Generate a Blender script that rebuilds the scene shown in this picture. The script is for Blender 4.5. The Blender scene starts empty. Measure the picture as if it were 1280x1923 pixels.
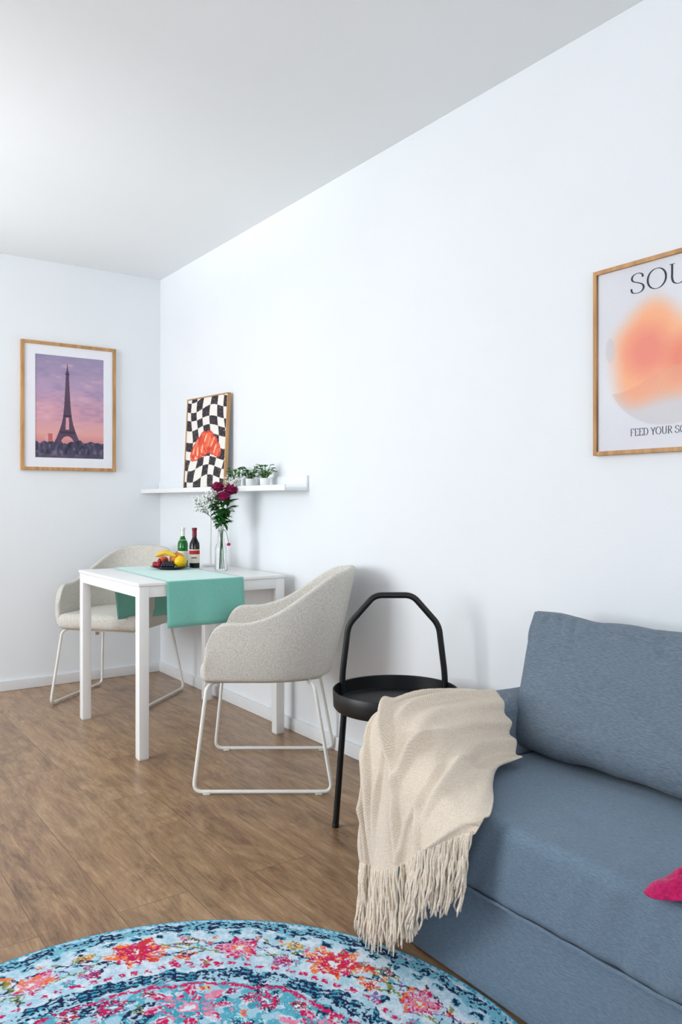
import bpy, bmesh, math, random
import numpy as np
from mathutils import Vector, Matrix, noise
random.seed(7)
S = bpy.context.scene
C = S.collection
S.view_settings.view_transform = 'Standard'
PI = math.pi
def R(a): return math.radians(a)
def lin(c):
    return tuple(((x/255)/12.92 if x/255 <= .04045 else ((x/255+.055)/1.055)**2.4) for x in c)
# ------------------------------------------------------------------ mesh builder
class MB:
    def __init__(s): s.v = []; s.f = []
    def add(s, v, f):
        o = len(s.v); s.v += [tuple(p) for p in v]; s.f += [tuple(i+o for i in q) for q in f]; return s
    def rbox(s, x0, x1, y0, y1, z0, z1, r=.003, seg=2, sub=(1,1,1), fn=None):
        h = [(x1-x0)/2, (y1-y0)/2, (z1-z0)/2]; c = [(x0+x1)/2, (y0+y1)/2, (z0+z1)/2]
        r = min(r, min(h)*.999)
        ax = []
        for a in range(3):
            inn = h[a]-r
            L = [-h[a]+r*k/seg for k in range(seg)] + [-inn+2*inn*k/sub[a] for k in range(sub[a]+1)] + [inn+r*(k+1)/seg for k in range(seg)]
            ax.append(L)
        idx = {}; V = []; F = []
        def vid(i, j, k):
            key = (i, j, k)
            if key not in idx:
                p = Vector((ax[0][i], ax[1][j], ax[2][k]))
                q = Vector([max(-(h[a]-r), min(h[a]-r, p[a])) for a in range(3)])
                d = p-q
                if d.length > 1e-9: p = q + d.normalized()*r
                p = p + Vector(c)
                if fn: p = fn(p)
                idx[key] = len(V); V.append(tuple(p))
            return idx[key]
        n = [len(a)-1 for a in ax]
        for i in range(n[0]):
            for j in range(n[1]):
                F.append((vid(i,j,0), vid(i,j+1,0), vid(i+1,j+1,0), vid(i+1,j,0)))
                F.append((vid(i,j,n[2]), vid(i+1,j,n[2]), vid(i+1,j+1,n[2]), vid(i,j+1,n[2])))
        for i in range(n[0]):
            for k in range(n[2]):
                F.append((vid(i,0,k), vid(i+1,0,k), vid(i+1,0,k+1), vid(i,0,k+1)))
                F.append((vid(i,n[1],k), vid(i,n[1],k+1), vid(i+1,n[1],k+1), vid(i+1,n[1],k)))
        for j in range(n[1]):
            for k in range(n[2]):
                F.append((vid(0,j,k), vid(0,j,k+1), vid(0,j+1,k+1), vid(0,j+1,k)))
                F.append((vid(n[0],j,k), vid(n[0],j+1,k), vid(n[0],j+1,k+1), vid(n[0],j,k+1)))
        return s.add(V, F)
    def box(s, x0, x1, y0, y1, z0, z1):
        V = [(x0,y0,z0),(x1,y0,z0),(x1,y1,z0),(x0,y1,z0),(x0,y0,z1),(x1,y0,z1),(x1,y1,z1),(x0,y1,z1)]
        return s.add(V, [(0,3,2,1),(4,5,6,7),(0,1,5,4),(1,2,6,5),(2,3,7,6),(3,0,4,7)])
    def tube(s, pts, r, seg=8, closed=False, rad=None):
        P = [Vector(p) for p in pts]; n = len(P)
        V = []; F = []
        T = []
        for i in range(n):
            if closed: t = P[(i+1)%n]-P[i-1]
            else: t = P[min(i+1,n-1)]-P[max(i-1,0)]
            T.append(t.normalized())
        up = Vector((0,0,1)) if abs(T[0].z) < .9 else Vector((1,0,0))
        N = (up - T[0]*up.dot(T[0])).normalized()
        for i in range(n):
            N = (N - T[i]*N.dot(T[i])).normalized(); Bv = T[i].cross(N)
            rr = rad[i] if rad else r
            for k in range(seg):
                a = 2*PI*k/seg
                V.append(P[i] + N*(math.cos(a)*rr) + Bv*(math.sin(a)*rr))
        m = n if closed else n-1
        for i in range(m):
            for k in range(seg):
                a = i*seg+k; b = i*seg+(k+1)%seg; c2 = ((i+1)%n)*seg+(k+1)%seg; d = ((i+1)%n)*seg+k
                F.append((a, b, c2, d))
        if not closed:
            F.append(tuple(range(seg-1, -1, -1))); F.append(tuple((n-1)*seg+k for k in range(seg)))
        return s.add(V, F)
    def lathe(s, prof, seg=32, c=(0,0,0)):
        V = []; F = []; n = len(prof)
        for (r, z) in prof:
            for k in range(seg):
                a = 2*PI*k/seg; V.append((c[0]+r*math.cos(a), c[1]+r*math.sin(a), c[2]+z))
        for i in range(n-1):
            for k in range(seg):
                F.append((i*seg+k, i*seg+(k+1)%seg, (i+1)*seg+(k+1)%seg, (i+1)*seg+k))
        if prof[0][0] > 1e-6: F.append(tuple(range(seg-1, -1, -1)))
        if prof[-1][0] > 1e-6: F.append(tuple((n-1)*seg+k for k in range(seg)))
        return s.add(V, F)
    def grid(s, rows, wrapc=False):
        n = len(rows); m = len(rows[0]); V = [p for r in rows for p in r]; F = []
        for i in range(n-1):
            for j in range(m if wrapc else m-1):
                F.append((i*m+j, i*m+(j+1)%m, (i+1)*m+(j+1)%m, (i+1)*m+j))
        return s.add(V, F)
    def ball(s, c, r, seg=12, sc=(1,1,1), fn=None):
        V = []; F = []; n = max(4, seg//2)
        for i in range(n+1):
            th = PI*i/n
            for k in range(seg):
                a = 2*PI*k/seg
                p = Vector((math.sin(th)*math.cos(a), math.sin(th)*math.sin(a), -math.cos(th)))
                if fn: p = fn(p)
                V.append((c[0]+p.x*r*sc[0], c[1]+p.y*r*sc[1], c[2]+p.z*r*sc[2]))
        for i in range(n):
            for k in range(seg):
                F.append((i*seg+k, i*seg+(k+1)%seg, (i+1)*seg+(k+1)%seg, (i+1)*seg+k))
        return s.add(V, F)
    def build(s, name, m, parent=None, smooth=True, sharp=40, merge=True):
        me = bpy.data.meshes.new(name); me.from_pydata(s.v, [], s.f); me.update()
        if merge:
            bm = bmesh.new(); bm.from_mesh(me)
            bmesh.ops.remove_doubles(bm, verts=bm.verts, dist=1e-6)
            bmesh.ops.recalc_face_normals(bm, faces=bm.faces)
            bm.to_mesh(me); bm.free()
        if smooth:
            me.polygons.foreach_set('use_smooth', [True]*len(me.polygons))
            if sharp < 180: me.set_sharp_from_angle(angle=R(sharp))
        me.materials.append(m)
        o = bpy.data.objects.new(name, me); C.objects.link(o)
        if parent: o.parent = parent
        return o
def roundpath(pts, rad, n=6, closed=False):
    P = [Vector(p) for p in pts]; out = []
    N = len(P)
    for i in range(N):
        if not closed and i in (0, N-1): out.append(P[i]); continue
        a = P[i-1]; b = P[i]; c = P[(i+1)%N]
        d1 = (a-b); d2 = (c-b); r = min(rad, d1.length*.45, d2.length*.45)
        s1 = b+d1.normalized()*r; s2 = b+d2.normalized()*r
        for k in range(n+1):
            t = k/n; out.append(s1*(1-t)**2 + b*2*t*(1-t) + s2*t*t)
    return out
def cat(pts, n=8):
    P = [Vector(p) for p in pts]; out = []
    for i in range(len(P)-1):
        p0 = P[max(i-1,0)]; p1 = P[i]; p2 = P[i+1]; p3 = P[min(i+2,len(P)-1)]
        for k in range(n):
            t = k/n
            out.append(.5*((2*p1)+(-p0+p2)*t+(2*p0-5*p1+4*p2-p3)*t*t+(-p0+3*p1-3*p2+p3)*t**3))
    out.append(P[-1]); return out
def thing(name, label, cat_, loc=(0,0,0), rotz=0, group=None):
    o = bpy.data.objects.new(name, None); C.objects.link(o); o.empty_display_size = .05
    o.location = loc; o.rotation_euler = (0,0,rotz); o['label'] = label; o['category'] = cat_
    if group: o['group'] = group
    return o
def tag(o, label, cat_, group=None):
    o['label'] = label; o['category'] = cat_
    if group: o['group'] = group
    return o
def struct(o): o['kind'] = 'structure'; return o
def dup(root, loc, rotz, label=None):
    r = root.copy(); C.objects.link(r); r.location = loc; r.rotation_euler = (0,0,rotz)
    if label: r['label'] = label
    for ch in list(root.children):
        c = ch.copy(); C.objects.link(c); c.parent = r
        for g in ch.children:
            d = g.copy(); C.objects.link(d); d.parent = c
    return r
# ------------------------------------------------------------------ materials
def mat(name, col, rough=.5, metal=0, var=0, vscale=(20,20,20), bump=0, bscale=200, spec=.5, trans=0, ior=1.45, sheen=0, col2=None, lo=.35, hi=.65):
    m = bpy.data.materials.new(name); m.use_nodes = True; nt = m.node_tree; b = nt.nodes['Principled BSDF']
    b.inputs['Roughness'].default_value = rough
    b.inputs['Metallic'].default_value = metal; b.inputs['Specular IOR Level'].default_value = spec
    b.inputs['Transmission Weight'].default_value = trans; b.inputs['IOR'].default_value = ior
    if sheen: b.inputs['Sheen Weight'].default_value = sheen
    tc = nt.nodes.new('ShaderNodeTexCoord')
    mp = nt.nodes.new('ShaderNodeMapping'); nt.links.new(tc.outputs['Object'], mp.inputs['Vector']); mp.inputs['Scale'].default_value = vscale
    nz = nt.nodes.new('ShaderNodeTexNoise'); nz.inputs['Scale'].default_value = 1; nz.inputs['Detail'].default_value = 5
    nt.links.new(mp.outputs[0], nz.inputs['Vector'])
    c1 = lin(col); c2 = lin(col2) if col2 else tuple(max(0, x*(1-var)) for x in c1)
    rp = nt.nodes.new('ShaderNodeValToRGB'); rp.color_ramp.elements[0].position = lo; rp.color_ramp.elements[1].position = hi
    rp.color_ramp.elements[0].color = (*c2, 1); rp.color_ramp.elements[1].color = (*c1, 1)
    nt.links.new(nz.outputs['Fac'], rp.inputs['Fac'])
    nt.links.new(rp.outputs[0], b.inputs['Base Color'])
    if bump:
        n2 = nt.nodes.new('ShaderNodeTexNoise'); n2.inputs['Scale'].default_value = bscale; n2.inputs['Detail'].default_value = 3
        nt.links.new(tc.outputs['Object'], n2.inputs['Vector'])
        bp = nt.nodes.new('ShaderNodeBump'); bp.inputs['Strength'].default_value = bump; bp.inputs['Distance'].default_value = .001
        nt.links.new(n2.outputs['Fac'], bp.inputs['Height']); nt.links.new(bp.outputs[0], b.inputs['Normal'])
    return m
M = {}
M['wall'] = mat('wall_paint', (237,240,243), .9, var=.015, vscale=(2,2,2), bump=.3, bscale=120, spec=.2)
M['ceil'] = mat('ceiling_paint', (240,243,245), .95, var=.01, vscale=(2,2,2), bump=.15, bscale=90, spec=.2)
M['trim'] = mat('trim_white', (235,236,238), .45, var=.02)
M['white'] = mat('white_lacquer', (242,242,241), .3, var=.01)
M['whitemetal'] = mat('white_powder_metal', (236,234,228), .4, var=.02)
M['black'] = mat('black_powder_metal', (15,16,18), .42, var=.2, bump=.1, bscale=600)
M['chairfab'] = mat('beige_weave', (221,217,209), .95, vscale=(360,360,220), bump=.4, bscale=900, col2=(174,169,160), spec=.15, lo=.28, hi=.60)
M['oak'] = mat('oak_frame', (205,158,106), .5, vscale=(40,40,6), col2=(174,126,78))
M['mount'] = mat('mount_board', (238,238,244), .8, var=.01)
M['sofa'] = mat('blue_grey_fabric', (124,137,150), .95, vscale=(70,70,640), bump=.2, bscale=1100, col2=(92,106,120), spec=.12, sheen=.1, lo=.3, hi=.7)
M['sofaseat'] = mat('blue_grey_seat_fabric', (122,140,156), .95, vscale=(700,90,700), bump=.2, bscale=1100, col2=(96,115,133), spec=.12, sheen=.1, lo=.3, hi=.7)
M['throw'] = mat('cream_wool', (240,226,209), .95, vscale=(300,300,300), bump=.35, bscale=700, col2=(222,206,186), spec=.1, sheen=.15)
M['fringe'] = mat('cream_yarn', (243,232,216), .95, vscale=(200,200,200), bump=.3, bscale=900, col2=(226,211,190), spec=.1)
M['runner'] = mat('mint_linen', (130,200,186), .85, vscale=(500,500,500), bump=.25, bscale=1200, col2=(106,180,166), spec=.3, sheen=.7)
M['magenta'] = mat('magenta_plush', (206,14,100), .9, vscale=(150,150,150), bump=.5, bscale=500, col2=(160,6,76), sheen=.2)
M['plate'] = mat('dark_plate', (42,46,50), .3, var=.1)
M['lemon'] = mat('lemon_skin', (248,210,28), .4, vscale=(60,60,60), bump=.4, bscale=260, col2=(242,188,20))
M['mango'] = mat('mango_skin', (244,180,60), .4, vscale=(22,22,22), col2=(220,84,56))
M['apple'] = mat('apple_skin', (210,48,50), .3, vscale=(30,30,30), col2=(230,130,66))
M['berry'] = mat('raspberry_flesh', (190,22,48), .4, vscale=(80,80,80), col2=(140,10,34), bump=.8, bscale=300)
M['grape'] = mat('dark_grape_skin', (36,20,44), .3, vscale=(80,80,80), col2=(20,12,26))
M['banana'] = mat('banana_skin', (246,208,60), .5, vscale=(30,30,30), col2=(228,178,40))
M['stemg'] = mat('green_stem', (70,112,50), .6, vscale=(60,60,60), col2=(46,84,34))
M['leaf'] = mat('green_leaf', (52,122,46), .5, vscale=(60,60,60), col2=(22,80,30))
M['leafv'] = mat('variegated_leaf', (156,194,98), .5, vscale=(110,110,110), col2=(30,104,42), lo=.50, hi=.62)
M['burg'] = mat('burgundy_petal', (178,30,100), .7, vscale=(200,200,200), col2=(116,8,56))
M['pinkfl'] = mat('pink_petal', (220,60,104), .7, vscale=(160,160,160), col2=(176,26,70))
M['gyp'] = mat('white_petal', (248,248,244), .7, var=.05)
M['greenglass'] = mat('green_bottle_glass', (24,140,48), .06, vscale=(5,5,5), col2=(14,116,40), trans=.5)
M['darkglass'] = mat('dark_bottle_glass', (22,14,18), .08, var=.2)
M['foil'] = mat('burgundy_foil', (120,20,46), .35, var=.1, metal=.2)
M['silver'] = mat('silver_foil', (222,226,222), .3, var=.1, metal=.3)
M['paper'] = mat('label_paper', (238,231,216), .7, var=.03)
M['redink'] = mat('red_ink', (186,34,40), .6, var=.05)
M['ink'] = mat('dark_ink', (52,54,68), .7, var=.05)
M['pot'] = mat('white_pot', (240,240,238), .4, var=.02)
M['soil'] = mat('soil', (50,36,26), .95, var=.4, vscale=(200,200,200))
M['glide'] = mat('clear_plastic_glide', (220,218,210), .4, var=.03)
M['glass'] = mat('clear_glass', (250,252,252), .02, trans=1, ior=1.3)
def paintmat(name, rough=.6, grain=.04, gscale=600, bump=0, spec=.3):
    m = bpy.data.materials.new(name); m.use_nodes = True; nt = m.node_tree; b = nt.nodes['Principled BSDF']
    a = nt.nodes.new('ShaderNodeAttribute'); a.attribute_name = 'Col'
    tc = nt.nodes.new('ShaderNodeTexCoord'); nz = nt.nodes.new('ShaderNodeTexNoise'); nz.inputs['Scale'].default_value = gscale; nz.inputs['Detail'].default_value = 3
    nt.links.new(tc.outputs['Object'], nz.inputs['Vector'])
    mr = nt.nodes.new('ShaderNodeMapRange'); mr.inputs['From Min'].default_value = .3; mr.inputs['From Max'].default_value = .7
    mr.inputs['To Min'].default_value = 1-grain; mr.inputs['To Max'].default_value = 1+grain; nt.links.new(nz.outputs['Fac'], mr.inputs['Value'])
    vm = nt.nodes.new('ShaderNodeVectorMath'); vm.operation = 'SCALE'
    nt.links.new(a.outputs['Color'], vm.inputs[0]); nt.links.new(mr.outputs[0], vm.inputs['Scale'])
    nt.links.new(vm.outputs[0], b.inputs['Base Color'])
    b.inputs['Roughness'].default_value = rough; b.inputs['Specular IOR Level'].default_value = spec
    if bump:
        bp = nt.nodes.new('ShaderNodeBump'); bp.inputs['Strength'].default_value = bump; bp.inputs['Distance'].default_value = .002
        nt.links.new(nz.outputs['Fac'], bp.inputs['Height']); nt.links.new(bp.outputs[0], b.inputs['Normal'])
    return m
M['print'] = paintmat('poster_print', .45, .03, 500, spec=.4)
M['rug'] = paintmat('rug_pile', .95, .12, 420, bump=.6, spec=.05)
def setcol(o, rgb):
    rgb = np.clip(rgb, 0, 1); l = np.where(rgb <= .04045, rgb/12.92, ((rgb+.055)/1.055)**2.4)
    a = o.data.color_attributes.new('Col', 'FLOAT_COLOR', 'POINT')
    d = np.ones((len(rgb), 4), np.float32); d[:, :3] = l; a.data.foreach_set('color', d.ravel())
_rs = {}
def vn(x, y, sc, seed=0):
    if seed not in _rs: _rs[seed] = np.random.RandomState(seed).rand(256, 256)
    T = _rs[seed]; X = x*sc+1000; Y = y*sc+1000; i = np.floor(X).astype(int); j = np.floor(Y).astype(int)
    fx = X-i; fy = Y-j; fx = fx*fx*(3-2*fx); fy = fy*fy*(3-2*fy)
    g = lambda a, b: T[a % 256, b % 256]
    return (g(i,j)*(1-fx)+g(i+1,j)*fx)*(1-fy)+(g(i,j+1)*(1-fx)+g(i+1,j+1)*fx)*fy
def mix(a, b, t):
    t = np.clip(t, 0, 1)[..., None]; return a*(1-t)+np.asarray(b)*t
def col(*c): return np.array(c)/255.
def painted_panel(name, W, H, nx, ny, fn, parent, y=0, x0=None, z0=0, m=None):
    x0 = -W/2 if x0 is None else x0
    u, v = np.meshgrid(np.linspace(0,1,nx), np.linspace(0,1,ny))
    V = np.stack([x0+u.ravel()*W, np.full(u.size, y), z0+v.ravel()*H], 1)
    F = [(j*nx+i, j*nx+i+1, (j+1)*nx+i+1, (j+1)*nx+i) for j in range(ny-1) for i in range(nx-1)]
    me = bpy.data.meshes.new(name); me.from_pydata(V.tolist(), [], F); me.update(); me.materials.append(m or M['print'])
    o = bpy.data.objects.new(name, me); C.objects.link(o); o.parent = parent
    setcol(o, fn(u.ravel(), v.ravel())); return o
def woodmat():
    m = bpy.data.materials.new('vinyl_oak_planks'); m.use_nodes = True; nt = m.node_tree; b = nt.nodes['Principled BSDF']; L = nt.links.new
    tc = nt.nodes.new('ShaderNodeTexCoord'); mp = nt.nodes.new('ShaderNodeMapping'); mp.inputs['Rotation'].default_value = (0,0,R(90)); mp.inputs['Location'].default_value = (.35,.07,0)
    L(tc.outputs['Object'], mp.inputs['Vector'])
    br = nt.nodes.new('ShaderNodeTexBrick'); br.inputs['Scale'].default_value = 1; br.inputs['Brick Width'].default_value = 1.25; br.inputs['Row Height'].default_value = .20
    br.offset = .37; br.inputs['Mortar Size'].default_value = .0012; br.inputs['Mortar Smooth'].default_value = .3
    br.inputs['Color1'].default_value = (0,0,0,1); br.inputs['Color2'].default_value = (1,1,1,1); br.inputs['Mortar'].default_value = (.5,.5,.5,1)
    L(mp.outputs[0], br.inputs['Vector'])
    ad = nt.nodes.new('ShaderNodeVectorMath'); ad.operation = 'MULTIPLY_ADD'; ad.inputs[1].default_value = (13,17,5); L(br.outputs['Color'], ad.inputs[0]); L(mp.outputs[0], ad.inputs[2])
    def nz(scale, detail, dist, rough=.6):
        mm = nt.nodes.new('ShaderNodeMapping'); mm.inputs['Scale'].default_value = scale; L(ad.outputs[0], mm.inputs['Vector'])
        n = nt.nodes.new('ShaderNodeTexNoise'); n.inputs['Scale'].default_value = 1; n.inputs['Detail'].default_value = detail; n.inputs['Roughness'].default_value = rough; n.inputs['Distortion'].default_value = dist
        L(mm.outputs[0], n.inputs['Vector']); return n.outputs['Fac']
    def madd(a, k, c):
        x = nt.nodes.new('ShaderNodeMath'); x.operation = 'MULTIPLY_ADD'; x.inputs[1].default_value = k; L(a, x.inputs[0])
        if isinstance(c, (int, float)): x.inputs[2].default_value = c
        else: L(c, x.inputs[2])
        return x.outputs[0]
    n1 = nz((1.8,6,1), 10, 2.8, .66); n2 = nz((14,150,1), 6, .6, .8); n3 = nz((3.5,36,1), 8, 1.6, .7)
    s = madd(n1, .62, 0.0); s = madd(n3, .42, s); s = madd(n2, .48, s); s = madd(br.outputs['Color'], .07, s)
    rp = nt.nodes.new('ShaderNodeValToRGB'); e = rp.color_ramp.elements
    e[0].position = .58; e[0].color = (*lin((84,60,42)),1); e[1].position = .99; e[1].color = (*lin((188,155,119)),1)
    x = e.new(.70); x.color = (*lin((128,97,69)),1); x = e.new(.83); x.color = (*lin((159,125,91)),1)
    L(s, rp.inputs['Fac'])
    mx = nt.nodes.new('ShaderNodeMix'); mx.data_type = 'RGBA'; mx.inputs[7].default_value = (*lin((84,60,42)),1)
    mf = nt.nodes.new('ShaderNodeMath'); mf.operation = 'MULTIPLY'; mf.inputs[1].default_value = .8; L(br.outputs['Fac'], mf.inputs[0])
    L(mf.outputs[0], mx.inputs[0]); L(rp.outputs[0], mx.inputs[6]); L(mx.outputs[2], b.inputs['Base Color'])
    b.inputs['Roughness'].default_value = .30; b.inputs['Specular IOR Level'].default_value = .55
    bp = nt.nodes.new('ShaderNodeBump'); bp.inputs['Strength'].default_value = .15; bp.inputs['Distance'].default_value = .001; L(s, bp.inputs['Height']); L(bp.outputs[0], b.inputs['Normal'])
    return m
M['floor'] = woodmat()
# ------------------------------------------------------------------ room
XW, YB, HC = 1.993, 4.845, 2.5
XL, YF = -2.0, -1.6
struct(MB().box(XL-.2, XW+.2, YF-.2, YB+.2, -.1, 0).build('floor', M['floor'], smooth=False))
struct(MB().box(XL-.2, XW+.2, YF-.2, YB+.2, HC, HC+.1).build('ceiling', M['ceil'], smooth=False))
struct(MB().box(XW, XW+.2, YF, YB, 0, HC).build('wall_right', M['wall'], smooth=False))
struct(MB().box(XL-.2, XW+.2, YB, YB+.2, 0, HC).build('wall_back', M['wall'], smooth=False))
WY0, WY1, WZ0, WZ1 = 2.3, 4.15, .80, 2.3
wl = MB(); wl.box(XL-.2, XL, YF, WY0, 0, HC); wl.box(XL-.2, XL, WY1, YB, 0, HC); wl.box(XL-.2, XL, WY0, WY1, 0, WZ0); wl.box(XL-.2, XL, WY0, WY1, WZ1, HC)
struct(wl.build('wall_left', M['wall'], smooth=False, merge=False))
wr_ = MB(); wr_.box(XL-.2, -1.3, YF-.2, YF, 0, HC); wr_.box(1.3, XW+.2, YF-.2, YF, 0, HC); wr_.box(-1.3, 1.3, YF-.2, YF, 0, .9); wr_.box(-1.3, 1.3, YF-.2, YF, 2.25, HC)
struct(wr_.build('wall_front', M['wall'], smooth=False, merge=False))
struct(MB().box(XL-.16, XL-.10, WY0, WY0+.05, WZ0, WZ1).box(XL-.16, XL-.10, WY1-.05, WY1, WZ0, WZ1).box(XL-.16, XL-.10, 3.18, 3.22, WZ0, WZ1).box(XL-.16, XL-.10, WY0, WY1, WZ0, WZ0+.05).box(XL-.16, XL-.10, WY0, WY1, WZ1-.05, WZ1).build('window_1', M['trim'], smooth=False, merge=False))
struct(MB().box(-1.3, -1.24, YF-.16, YF-.1, .9, 2.25).box(1.24, 1.3, YF-.16, YF-.1, .9, 2.25).box(-.03, .03, YF-.16, YF-.1, .9, 2.25).box(-1.3, 1.3, YF-.16, YF-.1, .9, .96).box(-1.3, 1.3, YF-.16, YF-.1, 2.19, 2.25).build('rear_fill_window', M['trim'], smooth=False, merge=False))  # assumed window, never in view, put in so the rear fill lamp can enter
struct(MB().rbox(XW-.013, XW-.0002, YF, YB-.013, .0002, .06, .003).build('baseboard_right', M['trim']))
struct(MB().rbox(XL, XW-.0002, YB-.013, YB-.0002, .0002, .06, .003).build('baseboard_back', M['trim']))
# ------------------------------------------------------------------ table
TX0, TX1, TY0, TY1, TZ = 1.222, 1.937, 3.205, 4.02, .743
t = thing('dining_table', 'square white dining table pushed against the right wall under the shelf', 'table', ((TX0+TX1)/2, (TY0+TY1)/2, 0))
hx = (TX1-TX0)/2; hy = (TY1-TY0)/2
MB().rbox(-hx, hx, -hy, hy, TZ-.014, TZ, .003).build('tabletop', M['white'], t)
ap = MB(); q = .008
ap.rbox(-hx+q, hx-q, -hy+q, -hy+.026, TZ-.062, TZ-.0141, .002); ap.rbox(-hx+q, hx-q, hy-.026, hy-q, TZ-.062, TZ-.0141, .002)
ap.rbox(-hx+q, -hx+.026, -hy+.026, hy-.026, TZ-.062, TZ-.0141, .002); ap.rbox(hx-.026, hx-q, -hy+.026, hy-.026, TZ-.062, TZ-.0141, .002)
ap.build('apron', M['white'], t)
for sx in (-1, 1):
    for sy in (-1, 1):
        cx = sx*(hx-.0265); cy = sy*(hy-.0265)
        l = MB().rbox(cx-.022, cx+.022, cy-.022, cy+.022, .004, TZ-.0142, .003).build('leg', M['white'], t)
        MB().rbox(cx-.02, cx+.02, cy-.02, cy+.02, 0, .004, .001).build('foot_cap', M['glide'], l)
def runner_mesh():
    Z = TZ+.0012
    y0, y1 = TY0-.004, TY1+.005
    pts = roundpath([(0,y0-.006,.548),(0,y0,.70),(0,y0,Z),(0,y1,Z),(0,y1,.70),(0,y1+.008,.475)], .006, 4)
    full = []
    for a, b in zip(pts, pts[1:]):
        n = max(1, int((b-a).length/.02))
        for k in range(n): full.append(a.lerp(b, k/n))
    full.append(pts[-1]); rows = []
    for p in full:
        f = (p.y-y0)/(y1-y0); f = max(0, min(1, f)); row = []
        for k in range(25):
            u = k/24; xa = 1.345+.05*f; xb = 1.712+.02*f
            x = xa+(xb-xa)*u; dy = 0; z = p.z
            if p.z < Z-.01:
                d = (Z-p.z)/.22
                dy = -abs(.012*math.sin(u*PI*2.2+.8)*d) if p.y < 3.6 else abs(.012*math.sin(u*PI*2.0)*d)
                x += .006*d*(u-.5)
                if p.y > 3.6: x += .03*d
            row.append((x, p.y+dy, z))
        rows.append(row)
    return MB().grid(rows)
rn = runner_mesh().build('table_runner', M['runner'], sharp=180)
sd = rn.modifiers.new('thick', 'SOLIDIFY'); sd.thickness = .0012; sd.offset = 1
tag(rn, 'mint green cloth table runner hanging over both ends of the white table', 'table runner')
# ------------------------------------------------------------------ chairs
def make_chair(label):
    t = thing('dining_chair', label, 'chair', group='beige upholstered dining chairs')
    W, YFr, YBk, ys = .275, .245, -.255, .03
    def plan(s, sc=1.0):
        a = abs(s); sg = 1 if s >= 0 else -1
        Ls = YFr-ys; La = .44
        if a < La:
            ph = a/La*PI/2; x = W*math.sin(ph)**.86; y = ys+(YBk-ys)*math.cos(ph)**.86
        else: x = W-.012*((a-La)/Ls)**2; y = ys+(a-La)
        return sg*x*sc, (y if y > 0 else y*sc)
    Lt = .44+(YFr-ys)
    def ss(a, b, x):
        x = max(0, min(1, (x-a)/(b-a))); return x*x*(3-2*x)
    rows = []
    NV = 16; NS = 64
    ss_ = [-Lt+2*Lt*k/NS for k in range(NS+1)]
    for j in range(NV+1):
        row = []
        for s in ss_:
            a = abs(s)
            zt = .815-.178*ss(.15, .50, a) + .010*math.cos(a/.15*PI/2)*(a < .15)
            e = max(0, (a-(Lt-.085))/.085); zt -= .10*(1-math.sqrt(max(0, 1-e*e)))
            zb = .402
            v = j/NV
            if v < .2:
                w = v/.2; sc = .70+.23*math.sin(w*PI/2); z = zb+.02*(1-math.cos(w*PI/2))
            else:
                w = (v-.2)/.8; sc = .93+.07*math.sin(min(1, w*1.6)*PI/2)+.012*w; z = zb+.02+(zt-zb-.02)*w
            x, y = plan(s, sc)
            bk = 1-ss(.05, .52, a)
            y -= .075*bk*max(0, (z-.45)/.37)
            y -= .018*max(0, (z-.42)/.2)*ss(.5, Lt, a)
            x *= 1-.08*max(0, (z-.64)/.18)
            row.append((x, y, z))
        rows.append(row)
    sh = MB().grid(rows).build('shell', M['chairfab'], t, sharp=180)
    so = sh.modifiers.new('thick', 'SOLIDIFY'); so.thickness = .028; so.offset = -1
    sb = sh.modifiers.new('soft', 'SUBSURF'); sb.levels = 1; sb.render_levels = 2
    def shp(p):
        yy = p.y
        if yy < .02:
            k = math.sqrt(max(.05, 1-((yy-.02)/.27)**2)); p.x *= k
        r2 = (p.x/.24)**2+(p.y/.24)**2
        if p.z > .44: p.z += .012*(1-min(1, r2))
        return p
    MB().rbox(-.241, .241, -.215, .258, .402, .486, .034, 4, (14,14,1), shp).build('seat', M['chairfab'], t)
    for sx in (-1, 1):
        P = roundpath([(sx*.19,.20,.406),(sx*.222,.232,.39),(sx*.262,.275,.0115),(sx*.262,-.24,.0115),(sx*.215,-.172,.39),(sx*.18,-.15,.406)], .035, 6)
        g = MB().tube(P, .0072, 10).build('sled_leg', M['whitemetal'], t)
        for yy in (.225, -.19):
            MB().rbox(sx*.262-.0085, sx*.262+.0085, yy-.014, yy+.014, 0, .014, .003).build('glide', M['glide'], g)
    for yy in (.2, -.15):
        MB().tube([(-.19, yy, .398), (.19, yy, .398)], .0068, 8).build('crossbar', M['whitemetal'], t)
    MB().grid([[(.215+.004*u, -.13+.035*u, .415-.10*v+.004*math.sin(6*v+u)) for u in (0,.5,1)] for v in [k/6 for k in range(7)]]).build('care_tag', M['paper'], t)
    return t
ch = make_chair('beige upholstered armchair with white sled legs, nearest, beside the black round table')
ch.location = (1.627, 2.788, 0); ch.rotation_euler = (0,0,R(145-90))
dup(ch, (1.555, 4.335, 0), R(221-90), 'beige upholstered armchair behind the dining table, in the corner below the tower picture')
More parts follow.
